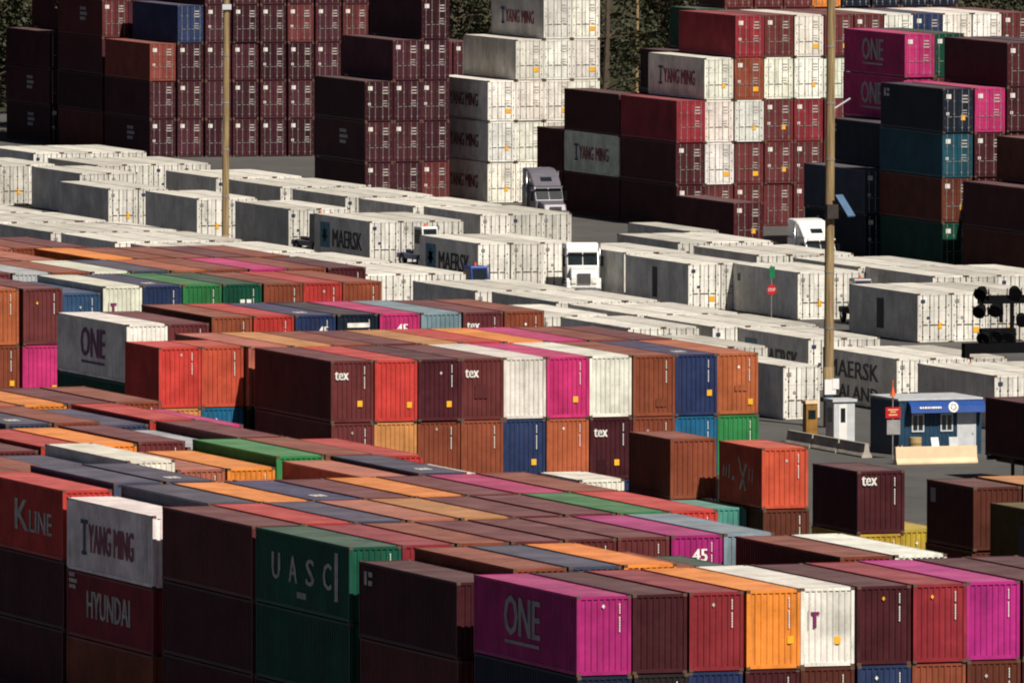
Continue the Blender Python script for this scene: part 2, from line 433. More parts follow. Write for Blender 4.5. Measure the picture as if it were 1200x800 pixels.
# side liveries
S_ONE_W = [((('t', 'ONE', 4.2, 1.05, 4.1, 1.55), ('r', 4.25, .72, 4.0, .13)), PINKM)]
S_ONE_P = [((('t', 'ONE', 3.7, 1.05, 4.1, 1.55), ('r', 3.75, .72, 4.0, .13)), GREYM)]
def S_YM(u=2.3, h=1.15, w=7.3, mat=REDM):
    v = (3.1 - h) / 2
    return [((('t', 'YANG MING', u + 1.15, v, w - 1.15, h),), mat),
            ((('p', ((u + .12, v - .14), (u + .85, v - .14), (u + .85, v + .02), (u + .64, v + .02), (u + .64, v + h - .05), (u + .97, v + h - .05), (u + .97, v + h + .13), (u, v + h + .13), (u, v + h - .05), (u + .34, v + h - .05), (u + .34, v + .02), (u + .12, v + .02))),), BLUEM)]
S_MAERSK = [((('t', 'MAERSK', 4.0, .95, 6.3, 1.25),), BLACKM), ((('r', 1.3, .85, 2.0, 1.75),), STARM), ((('p', star(2.3, 1.72, .70)),), WHITEM)]
S_SEALAND = [((('t', 'MAERSK', .9, 1.55, 8.2, 1.0), ('t', 'SEALAND', .9, .30, 8.2, .85)), BLACKM)]
S_UASC = [((('t', q, 2.2 + 2.2 * i, 1.15, 1.0, 1.1),), FADED) for i, q in enumerate('UASC')] + [((('r', 10.25, .75, .42, 2.0),), FADED),
          ((('r', 5.4, .55, 1.2, .26),), GREYM)]
S_KLINE = [((('t', 'K', 5.2, 1.0, 1.9, 1.35), ('t', 'LINE', 7.3, 1.0, 3.2, .95)), FADED)]
S_HYUN = [((('t', 'HYUNDAI', 2.9, .95, 6.0, 1.15),), FADED), ((('r', .35, 2.05, .9, .16), ('r', .35, 2.3, 1.1, .16), ('r', .35, 2.55, .8, .16)), FADED)]
def S_SMALL(u=6.0, v=1.3, mat=GREYM):      # stacked house mark of the lessor, unreadable at this distance
    return [(tuple(('r', u, v + .42 * i, w, .26) for i, w in enumerate((1.5, 1.9, 1.6))), mat)]
S_LOGO = [((('r', .7, 2.2, .32, .55), ('r', 1.2, 2.2, .5, .2), ('r', 1.2, 2.55, .5, .2)), FADED)]
S_SCRIPT = [((('p', ((.5, 1.2), (.62, 1.2), (.75, 1.75), (.62, 1.75))), ('p', ((.85, 1.2), (.97, 1.2), (1.1, 1.7), (.98, 1.7))), ('p', ((1.25, 1.15), (1.4, 1.15), (1.5, 1.8), (1.35, 1.8))),
              ('p', ((1.75, 1.1), (2.05, 1.1), (2.1, 1.3), (1.8, 1.3))), ('p', ((2.7, .75), (2.85, .7), (3.7, 1.9), (3.5, 2.0))), ('p', ((2.5, 2.2), (2.65, 2.25), (3.6, .75), (3.4, .7))),
              ('p', ((3.9, 1.2), (4.0, 1.2), (4.15, 1.8), (4.0, 1.8))), ('p', ((4.3, 1.1), (4.4, 1.1), (4.55, 1.75), (4.4, 1.75)))), FADED)]
E_TEX = [((('t', 'tex', .22, 2.15, .70, .42),), WHITEM)]
E_45 = [((('t', '45', .95, 2.02, .62, .52),), WHITEM)]
E_45L = [((('t', '45', 1.30, 1.98, .52, .50),), WHITEM)]
E_WORD = [((('r', .55, 2.40, 1.25, .24),), WHITEM)]
E_T = [((('r', .42, 2.05, .36, .13), ('r', .53, 1.55, .13, .5), ('r', .3, 1.45, .02, .8)), PINKM)]
E_WIN = [((('r', 1.0, 1.9, .26, .34), ('r', 1.38, 1.9, .26, .34)), WHITEM)]

# ------------------------------------------------------------------ foreground block
ROW = ['%s foreground row' % q for q in 'outermost second third fourth fifth sixth seventh eighth ninth tenth'.split()]
BAY = [-491, -505, -518.5, -531.5, -544, -557, -569.8, -582.6, -595.4, -608]
# bay: {column: (colour, number of lower boxes in the stack, extras)}
NEAR = [
 {0: ('mag', 0, dict(side=S_ONE_P)), 1: ('dmaroon', 0), 2: ('crimson', 0), 3: ('orange', 0), 4: ('white', 0, dict(endtxt=E_T)), 5: ('dmaroon', 0), 6: ('crimson', 0), 7: ('mag', 0), 8: ('dmaroon', 0), 9: ('dmaroon', 0)},
 {0: ('dmaroon', 1.5, dict(side=S_LOGO)), 1: ('brown', 0), 2: ('slate', 0), 3: ('orange', 0), 4: ('brown', 1.4), 5: ('dgreen', 2.2), 7: ('brown', 0), 8: ('white', 0)},
 {0: ('forest', 0, dict(side=S_UASC)), 1: ('crimson', 0), 2: ('brown', 0), 3: ('maroon', 0), 4: ('maroon', 0), 5: ('maroon', 0), 6: ('mag', 0, dict(endtxt=E_45)), 7: ('greyblue', 0)},
 {0: ('maroon', 0), 1: ('red', 0), 2: ('slate', 0), 3: ('salmon', 0), 4: ('tan', 0), 5: ('maroon', 0), 6: ('maroon', 0), 7: ('green', 0), 8: ('red', 0)},
 {0: ('white', 1.6, dict(side=S_YM(2.0, 1.25, 7.4))), 1: ('slate', 0), 2: ('orange', 0), 3: ('navy', 0), 4: ('maroon', 0), 5: ('orange', 0), 6: ('maroon', 0), 7: ('pink', 0), 8: ('brown', 0)},
 {0: ('red', .8, dict(side=S_KLINE)), 1: ('slate', 0), 2: ('slate', 0), 3: ('brown', 3), 4: ('brown', 3), 5: ('salmon', 3), 6: ('salmon', .5), 7: ('slate', 0), 8: ('white', 1.5)},
 {0: ('brown', 1), 1: ('brown', 1.3), 2: ('slate', 1.5), 3: ('white', 0), 4: ('salmon', 1.5), 5: ('orange', 1.5), 6: ('green', 0), 7: ('brown', 0), 8: ('red', .4)},
 {2: ('maroon', 1), 3: ('red', .5), 4: ('orange', .5), 5: ('maroon', .3), 6: ('grey', 1.3), 7: ('maroon', 0)},
 {4: ('slate', 0), 5: ('brown', 0), 6: ('slate', .6), 7: ('red', 0), 8: ('pink', 1.1)},
 {5: ('rust', 0), 6: ('orange', 0), 7: ('maroon', 0), 8: ('brown', 0)},
]
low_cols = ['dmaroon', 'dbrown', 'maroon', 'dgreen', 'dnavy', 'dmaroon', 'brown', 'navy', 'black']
rr = random.Random(5)
for j, bay in enumerate(NEAR):
    for k in sorted(bay):
        e = bay[k]; col, nstd = e[0], e[1]; ex = e[2] if len(e) > 2 else {}
        a = 176.2 + 2.44 * k; b = BAY[j] - .3 * k - ({(4, 0): .3, (3, 0): -.6}.get((j, k), 0))
        ztop = 3 * T - .31 * nstd
        z2 = ztop - T; h_low = z2 / 2
        l, r = bay.get(k - 1), bay.get(k + 1)
        if l and r: rel = 'between %s and %s ones' % (NAMES[l[0]], NAMES[r[0]]) if l[0] != r[0] else 'between two %s ones' % NAMES[l[0]]
        elif r: rel = 'at the outer edge beside a %s one' % NAMES[r[0]]
        elif l: rel = 'closing the row beside a %s one' % NAMES[l[0]]
        else: rel = 'alone'
        what = 'container'
        if ex.get('side') is S_ONE_P: what = 'container lettered ONE'
        if ex.get('side') is S_UASC: what = 'container lettered UASC'
        if ex.get('side') is S_KLINE: what = 'container lettered K LINE'
        if col == 'white' and k == 0: what = 'container lettered YANG MING'
        container(a, b, z2, col, '%s %s %s, %s' % (NAMES[col], what, rel, ROW[j]), 'top containers of the foreground block', **ex)
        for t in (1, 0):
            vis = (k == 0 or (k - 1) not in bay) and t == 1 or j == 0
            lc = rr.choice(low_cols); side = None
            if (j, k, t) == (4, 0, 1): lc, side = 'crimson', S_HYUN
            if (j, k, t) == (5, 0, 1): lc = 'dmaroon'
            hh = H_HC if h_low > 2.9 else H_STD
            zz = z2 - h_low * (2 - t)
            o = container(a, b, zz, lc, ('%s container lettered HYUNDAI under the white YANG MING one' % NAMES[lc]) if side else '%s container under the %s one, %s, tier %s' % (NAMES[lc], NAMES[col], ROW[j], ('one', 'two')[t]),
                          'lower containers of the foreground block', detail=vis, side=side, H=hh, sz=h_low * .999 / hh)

# small boxes at the far corner of the foreground block, on the side of the gate
def stack20(a, b, cols, names, L=L20, **kw):
    z = 0
    for i, (c, lab) in enumerate(zip(cols, names)):
        top = i == len(cols) - 1
        h = T
        container(a, b, z, c, lab, 'stacks by the gate lane', L=L if not isinstance(L, (list, tuple)) else L[i], H=H_HC if not (top and kw.get('std')) else H_STD, detail=i >= 1,
                  side=kw.get('side') if top else None, endtxt=kw.get('endtxt') if top else None)
        z += h
stack20(212.7, -576.0, ['brown', 'teal'], ['red-brown long container under the pale teal one by the gate lane', 'pale teal long container carrying a short red-brown box'], L=L40)
container(213.2, -581.4, 2 * T, 'brown', 'short red-brown container standing on the pale teal one', 'stacks by the gate lane', L=L20, H=H_STD)
stack20(215.0, -574.1, ['maroon', 'dbrown', 'redor'], ['maroon short box at the foot of the orange-red stack', 'dark brown short box under the orange-red one', 'short orange-red container with faded white script on its side'], std=True, side=S_SCRIPT)
stack20(213.6, -558.4, ['dbrown', 'yellow', 'dmaroon'], ['dark brown short box under two others by the gate lane', 'yellow short box under the dark tex container', 'short dark maroon container lettered tex above a yellow one'], std=True, endtxt=E_TEX)
stack20(216.3, -560.4, ['dbrown', 'yellow'], ['dark brown short box below a sunlit yellow one', 'yellow short box with sunlit roof beside the dark tex stack'])
stack20(214.75, -547.3, ['dbrown', 'dbrown', 'dbrown'], ['dark brown short box, lowest of the all brown stack', 'dark brown short box, middle of the all brown stack', 'short dark brown container with a small grey panel on its side'], std=True, side=[((('r', .5, 1.85, .62, .62),), GREYM)])
stack20(217.2, -541.2, ['brown', 'maroon', 'maroon'], ['red-brown short box under two maroon ones', 'maroon short box in the middle beside the all brown stack', 'maroon short box with dusty roof beside the all brown stack'], std=True)
stack20(217.5, -548.2, ['brown', 'maroon', 'tan'], ['red-brown short box under a tan topped stack', 'maroon short box under the tan one', 'tan short box on top behind the brown stack'], std=True)
stack20(212.0, -532.7, ['dbrown', 'dgreen', 'olive'], ['dark brown short box under the olive stack', 'dark green short box under the olive one', 'olive short container with a dark mark at the edge of the block'], std=True, side=[((('r', 3.3, .7, .8, 1.4),), BLACKM)])
stack20(213.75, -595.3, ['brown', 'white'], ['red-brown short box under a white one', 'white short box with shaded side in front of the long striped row'])
stack20(198.6, -529.0, ['dbrown', 'olive'], ['dark brown long box low behind the white roof', 'olive long box low behind the white roof'], L=L40)
stack20(201.1, -529.6, ['dmaroon', 'olive'], ['dark maroon long box low beside an olive one', 'olive long box low beside its twin near the gate lane'], L=L40)
stack20(203.6, -530.2, ['dbrown'], ['dark brown long box on the ground beyond the foreground rows'], L=L40)

# ------------------------------------------------------------------ middle block
def row(a0, pitch, b, cols, rowname, tiers=3, ex={}, low=None, lowdetail=False, group=None, gaps=(), dzs={}, toplabel=None):
    n = len(cols)
    for i, c in enumerate(cols):
        if c is None: continue
        a = a0 + pitch * i; dz = dzs.get(i, 0)
        l = cols[i - 1] if i > 0 else None; r = cols[i + 1] if i < n - 1 else None
        if l and r: rel = 'between %s and %s ones' % (NAMES[l], NAMES[r]) if l != r else 'between two %s ones' % NAMES[l]
        elif r: rel = 'first beside a %s one' % NAMES[r]
        elif l: rel = 'last beside a %s one' % NAMES[l]
        else: rel = 'alone'
        e = dict(ex.get(i, {})); tx = e.pop('word', '')
        container(a, b, (tiers - 1) * T + dz, c, '%s container%s %s, %s' % (NAMES[c], tx, rel, rowname), group, **e)
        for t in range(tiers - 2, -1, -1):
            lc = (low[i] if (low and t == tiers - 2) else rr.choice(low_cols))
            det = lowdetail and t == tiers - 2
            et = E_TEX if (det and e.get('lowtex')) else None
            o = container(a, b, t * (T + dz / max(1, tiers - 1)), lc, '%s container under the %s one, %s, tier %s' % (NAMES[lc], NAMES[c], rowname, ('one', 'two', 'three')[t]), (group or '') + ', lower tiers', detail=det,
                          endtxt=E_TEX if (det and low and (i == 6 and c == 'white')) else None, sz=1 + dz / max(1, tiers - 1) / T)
G_MID = 'top containers of the middle block'
row(215.8, 2.285, -637.7, ['maroon', 'red', 'dmaroon', 'maroon', 'white', 'pink', 'white', 'brown', 'navy', 'rust'], 'sunlit face', ex={0: dict(endtxt=E_TEX, word=' lettered tex'), 3: dict(endtxt=E_TEX, word=' lettered tex')},
    low=['maroon', 'tan', 'brown', 'brown', 'navy', 'rust', 'dmaroon', 'brown', 'blue', 'green'], lowdetail=True, group=G_MID)
row(215.8, 2.3, -650.9, ['salmon', 'tan', 'brown', 'maroon', 'tan', 'red', 'orange', 'pink', 'brown', 'maroon'], 'row behind the sunlit face', group=G_MID)
for i, (c, lc) in enumerate((('red', 'tan'), ('redor', 'blue'))):
    container(211.15 + 2.28 * i, -651.3, 2 * T, c, 'short %s container above a %s one, left of the sunlit face' % (NAMES[c], NAMES[lc]), G_MID, L=L20, jit=False)
    container(211.15 + 2.28 * i, -651.3, T, lc, 'short %s container under the %s one, left of the sunlit face' % (NAMES[lc], NAMES[c]), G_MID, L=L20, jit=False)
    container(211.15 + 2.28 * i, -651.3, 0, 'dmaroon', 'short dark maroon container at the foot of the %s stack' % NAMES[c], G_MID, L=L20, jit=False, detail=False)
for i, (c, e) in enumerate((('white', dict(side=S_ONE_W)), ('maroon', {}))):
    container(215.8 + 2.28 * i, -671.1, 2 * T, c, 'white container lettered ONE in magenta above a green one' if i == 0 else 'maroon container beside the white ONE container', G_MID, jit=False, **e)
    container(215.8 + 2.28 * i, -671.1, T, 'dgreen', 'dark green container under the %s one' % ('white ONE' if i == 0 else 'maroon one beside ONE'), G_MID, jit=False)
    container(215.8 + 2.28 * i, -671.1, 0, 'black', 'blackish container at the foot of the %s stack' % ('white ONE' if i == 0 else 'maroon stack beside ONE'), G_MID, jit=False, detail=False)
row(222.3, 2.34, -676.6, ['brown', 'red', 'navy', 'dnavy', 'pink', 'greyblue', 'maroon', 'brown'], 'row behind the ONE container',
    ex={2: dict(endtxt=E_45L, word=' lettered 45'), 3: dict(endtxt=E_WORD, word=' with white word'), 4: dict(endtxt=E_45, word=' lettered 45'), 6: dict(endtxt=E_TEX, word=' lettered tex')}, group=G_MID)
row(218.45, 2.42, -705.5, ['rust', 'maroon'], 'tall stack with a magenta box', low=['brown', 'pink'], lowdetail=True, group=G_MID)
row(223.45, 2.33, -706.5, ['dblue', 'white', 'navy', 'green', 'dgreen', 'brown', 'red', 'brown'], 'row by the magenta box', ex={1: dict(endtxt=E_T, word=' with magenta mark'), 4: dict(endtxt=E_WIN, word=' with pale squares')}, dzs={0: -.35}, group=G_MID)
row(222.8, 2.33, -721.0, ['maroon', 'grey', 'brown', 'white', 'slate', 'rust', 'brown', 'pink', 'brown', 'dmaroon'], 'penultimate row before reefers', group=G_MID)
row(227.3, 2.33, -734.0, ['brown', 'salmon', None, 'orange', 'brown', 'brown', 'maroon', 'brown'], 'last row before reefers', group=G_MID)
row(231.0, 2.33, -747.0, ['salmon', 'brown', 'maroon'], 'stub row before reefers', group=G_MID)

# ------------------------------------------------------------------ refrigerated containers on the ground
REEFERS = [  # a, b, how many side by side, where, livery of the first
 (276.6, -922, 4, 'near reefer lane, farthest group', None), (276.9, -908.5, 4, 'near reefer lane, second farthest group', None), (277.3, -895, 4, 'near reefer lane, third farthest group', None),
 (277.8, -880.8, 4, 'near reefer lane beside the timber pole', None), (278.0, -867, 4, 'near reefer lane behind the striped roofs', None),
 (278.3, -852.5, 4, 'near reefer lane under the blue tractor', None), (278.6, -838, 4, 'near reefer lane in front of MAERSK boxes', None), (278.6, -823.3, 4, 'near reefer lane, sunlit door group', None),
 (281.3, -803, 3, 'near reefer lane, first thin group by the white truck', None), (281.9, -789.5, 3, 'near reefer lane, second thin group', None), (281.8, -774.8, 3, 'near reefer lane, third thin group', None),
 (281.9, -761.5, 3, 'near reefer lane, fourth thin group', None), (283.0, -748, 2, 'near reefer lane, partly hidden MAERSK group', S_MAERSK), (280.8, -727.8, 3, 'near reefer lane, two line lettered group', S_SEALAND),
 (280.4, -711.3, 3, 'near reefer lane, group behind the office', [((('r', 6.2, .25, .9, 1.0),), BLACKM)]),
 (275.8, -775.3, 2, 'low lane behind the sunlit face, first', None), (276.6, -761.7, 2, 'low lane behind the sunlit face, second', None), (273.6, -742, 2, 'low lane behind the sunlit face, third', None), (272.1, -723.2, 1, 'low lane beside the sign pole', None),
 (304.3, -977.7, 2, 'far reefer lane, dirtiest door group', None), (306.0, -963, 2, 'far reefer lane, second dirty group', None), (300.7, -939.4, 2, 'far reefer lane, blue stickered group', None), (302.2, -923.2, 2, 'far reefer lane behind the timber pole', None),
 (303.6, -906.7, 2, 'far reefer lane with the dark tractor', None), (303.3, -887.9, 3, 'far reefer lane, MAERSK group with white cab tractor', S_MAERSK), 
 (300.7, -857.7, 3, 'far reefer lane, MAERSK group with white truck', S_MAERSK), (306.0, -843.4, 2, 'far reefer lane right of the white truck', [((('r', 5.2, .6, .9, 2.0),), BLACKM)]),
 (305.2, -829, 2, 'far reefer lane, brownish sided group', [((('r', 5.2, .6, .9, 2.0),), BLACKM)]), (308.3, -816.8, 2, 'far reefer lane behind the stop sign', [((('r', .9, 2.0, .5, .5),), BLUEM)]), (306.6, -791, 4, 'far reefer lane, widest door group', [((('r', 4.9, .6, 1.2, 1.9),), BLACKM)]),
 (313.0, -996.8, 4, 'rear reefer lane, farthest group', None), (311.4, -976, 4, 'rear reefer lane, second farthest group', None), (313.6, -953.5, 3, 'rear reefer lane by the maroon wall', None), (313.6, -938.5, 3, 'rear reefer lane under the maroon wall', None),
 (313.4, -923, 3, 'rear reefer lane under the stepped stack', None), (313.4, -908, 3, 'rear reefer lane under the white tower', None), (313.9, -895, 3, 'rear reefer lane by the dark truck', [((('r', 2.0, .8, 1.0, 1.2),), GREYM)]),
 (314.0, -854.9, 3, 'rear reefer lane, rust streaked group', None), (313.4, -838, 3, 'rear reefer lane under the white fairing', None), (314.5, -822, 3, 'rear reefer lane behind the thick pole', None), (315.0, -810, 4, 'rear reefer lane, widest group', None),
 (319.9, -869, 1, 'single reefer behind the rear lane', None),
]
ORD = ['shaded side', 'second', 'third', 'fourth']
for a, b, n, where, liv in REEFERS:
    for i in range(n):
        dirt = random.Random(int(a * 7 + b * 3 + i)).random()
        o = container(a + 2.3 * i, b, 0.0, 'white', 'white refrigerated container, %s of %s' % (ORD[i] if n > 1 else 'alone', where), 'refrigerated containers', reefer=True, end='door', side=liv if i == 0 else None)
        k = .68 + .44 * dirt; c = (.72 * k + .03, .70 * k + .025, .655 * k + .01)
        o.color = (*c, 1)
        for ch in o.children:
            if ch.name.split('.')[0] in ('roof', 'side_wall', 'door'): ch.color = (*c, 1)

# ------------------------------------------------------------------ far stacks
def far(a, b, cols, place, group, side=None, rot=0, jit=True, hide=0, L=L40):
    """cols: colours bottom to top"""
    for t, c in enumerate(cols):
        ym = (c == 'white')
        sd = (side or {}).get(t)
        tierw = ('foot', 'second tier', 'third tier', 'fourth tier', 'fifth tier', 'sixth tier')[t]
        container(a, b, t * T, c, '%s container, %s of %s' % (NAMES[c], tierw, place), group, end='door', side=sd, detail=t >= hide, reefer=False, jit=jit, L=L)
mm = lambda s, n: [random.Random(s * 31 + i).choice(('fmaroon', 'fmaroon', 'fmaroon2', 'fmaroon', 'fmaroon2', 'maroon', 'fmaroon')) for i in range(n)]
GR = 'containers of the far maroon wall'
sm = S_SMALL()
for i in range(12):
    cols = mm(i, 5)
    if i == 0: cols = cols[:2] + ['brick']
    if i == 1: cols = cols[:3] + ['navy']
    if i >= 10: cols = mm(i, 3)
    far(340.3 + 2.27 * i, -1052 + .35 * i, cols, 'the far maroon wall, column %s' % ('one two three four five six seven eight nine ten eleven twelve'.split()[i]), GR, side={0: sm} if i == 0 else None, hide=2 if i > 6 else 0)
for i in range(3): far(340.5 + 2.27 * i, -1065.5, mm(40 + i, 5), 'the slice behind the far maroon wall, column %s' % ('one', 'two', 'three')[i], GR, side={3: sm, 4: sm} if i == 0 else None, hide=0 if i == 0 else 9)
for i in range(3): far(340.3 + 2.27 * i, -1079.5, mm(50 + i, (3, 4, 4)[i]), 'the rearmost maroon slice, column %s' % ('one', 'two', 'three')[i], GR, side={0: sm, 1: sm} if i == 0 else None, hide=(0, 3, 9)[i])
GS = 'containers of the stepped maroon stack'
for i, nt in enumerate((3, 4, 5)):
    far(331.8 + 2.27 * i, -972.5, mm(70 + i, nt), 'the stepped maroon stack, column %s' % ('one', 'two', 'three', 'four')[i], GS, side={1: sm} if i == 0 else None)
GA = 'white containers of the far tower'
ymf = S_YM(2.2, 1.0, 7.6)
for i, nt in enumerate((3, 4, 5, 5)):
    far(341.0 + 2.27 * i, -970.5, ['white'] * nt, 'the white YANG MING tower, column %s' % ('one', 'two', 'three', 'four')[i], GA, side={0: ymf, 1: ymf, 2: ymf} if i == 0 else ({4: ymf} if i == 2 else None))
GV = 'containers of the mixed far stack'
V = [(341.9, ['dmaroon', 'dmaroon', 'crimson'], None), (344.1, ['maroon', 'white', 'white', 'white'], {3: S_YM(2.2, 1.1, 7.8)}), (346.45, ['maroon', 'maroon', 'white', 'brown', 'crimson'], None),
     (348.8, ['maroon', 'maroon', 'maroon', 'white', 'maroon'], None), (351.15, ['maroon', 'maroon', 'crimson', 'white', 'white'], None), (353.5, ['dmaroon', 'maroon', 'maroon', 'white', 'maroon'], None),
     (355.85, ['dmaroon', 'maroon', 'maroon', 'dnavy', 'maroon'], None), (358.2, ['maroon', 'maroon', 'brown', 'maroon', 'white'], None), (360.55, ['maroon'] * 4 + ['navy'], None),
     (362.9, ['maroon'] * 4 + ['white'], None), (365.25, ['maroon'] * 4 + ['white'], None), (367.6, ['maroon'] * 5, None)]
nums = 'one two three four five six seven eight nine ten eleven twelve'.split()
for i, (a, cols, sd) in enumerate(V): far(a, -931.2, cols, 'the mixed far stack, column %s' % nums[i], GV, side=sd, hide=0 if i < 5 else (2 if i < 7 else 4))
far(341.9, -943.6, ['dmaroon', 'white', 'dmaroon'], 'the rear slice of the mixed far stack, column one', GV, side={1: S_YM(2.2, 1.0, 7.6)})
far(346.45, -946.0, ['fmaroon2'] * 4, 'the short rear slice of the mixed far stack, column one', GV, hide=3, L=L20)
far(348.8, -946.0, ['fmaroon'] * 4 + ['dgreen'], 'the short rear slice of the mixed far stack, column two', GV, hide=4, L=L20)
for i in range(3, 11): far(344.1 + 2.35 * i, -946.0, ['fmaroon'] * 5 + (['orange'] if i == 6 else ['maroon'] if i < 6 else ['dnavy']), 'the short rear slice of the mixed far stack, column %s' % nums[i], GV, hide=5, L=L20)
far(341.9, -956.2, ['dmaroon', 'dmaroon'], 'the low dark pair behind the graphite truck', GV, L=L20, jit=False)
far(336.7, -905.0, ['dmaroon'], 'the mixed far stack forecourt, low box one', GV)
GX = 'containers of the dark far corner stack'
far(340.4, -873.5, ['dgreen', 'dbrown', 'bluegreen', 'dnavy'], 'the dark corner stack, outer column', GX, side={3: S_LOGO})
far(342.9, -873.8, ['dmaroon', 'dmaroon', 'dmaroon', 'pink'], 'the dark corner stack, second column', GX)
far(345.4, -874.1, ['dmaroon', 'dmaroon', 'dmaroon', 'dmaroon', 'dmaroon'], 'the dark corner stack, third column', GX)
far(347.8, -874.4, ['dmaroon', 'maroon', 'maroon', 'dmaroon', 'dnavy'], 'the dark corner stack, fourth column', GX)
far(339.6, -886.5, ['dnavy', 'slate'], 'the slate pair behind the dark corner stack', GX, side={0: [((('r', 2.5, 1.6, .5, 1.0), ('r', 2.5, .6, 1.8, .5)), GREYM)]})
far(342.2, -888.5, ['dmaroon', 'dmaroon', 'dnavy'], 'the navy topped column behind the dark corner stack', GX, side={2: S_LOGO})
far(344.7, -892.0, ['dmaroon', 'dmaroon', 'dmaroon', 'pink', 'pink'], 'the magenta ONE column', GX, side={3: S_ONE_P, 4: S_ONE_P})
far(347.1, -892.4, ['dmaroon', 'maroon', 'maroon', 'maroon', 'dgreen'], 'the column beside the magenta ONE column', GX)
far(340.4, -857.5, ['dbrown', 'dmaroon'], 'the frontmost dark pair of the corner', GX)
far(342.8, -857.3, ['dmaroon', 'dnavy', 'dbrown'], 'the frontmost dark column of the corner', GX, side={1: S_LOGO})
far(345.2, -857.6, ['dmaroon', 'dmaroon', 'dbrown'], 'the frontmost second dark column of the corner', GX)

# ------------------------------------------------------------------ vehicles
WHEEL = {}
def wheel_meshes():
    if WHEEL: return WHEEL
    t = MB(); k = 20; prof = [(.26, -.13), (.46, -.14), (.52, -.10), (.52, .10), (.46, .14), (.26, .13)]
    for i in range(k):
        a0, a1 = 2 * math.pi * i / k, 2 * math.pi * (i + 1) / k
        for j in range(len(prof) - 1):
            (r0, x0), (r1, x1) = prof[j], prof[j + 1]
            t.face([(x0, r0 * math.cos(a0), r0 * math.sin(a0)), (x1, r1 * math.cos(a0), r1 * math.sin(a0)), (x1, r1 * math.cos(a1), r1 * math.sin(a1)), (x0, r0 * math.cos(a1), r0 * math.sin(a1))])
    WHEEL['tyre'] = t.mesh('tyre', RUBBER, smooth=True)
    r = MB(); r.tube((-.10, 0, 0), (.10, 0, 0), .27, k=18); r.tube((-.14, 0, 0), (.14, 0, 0), .10, k=10)
    WHEEL['rim'] = r.mesh('rim', CHROME)
    return WHEEL
def add_wheels(root, spots):
    w = wheel_meshes()
    for x, y in spots:
        t = obj('wheel', w['tyre'], root); t.location = (x, y, .52); obj('rim', w['rim'], t)

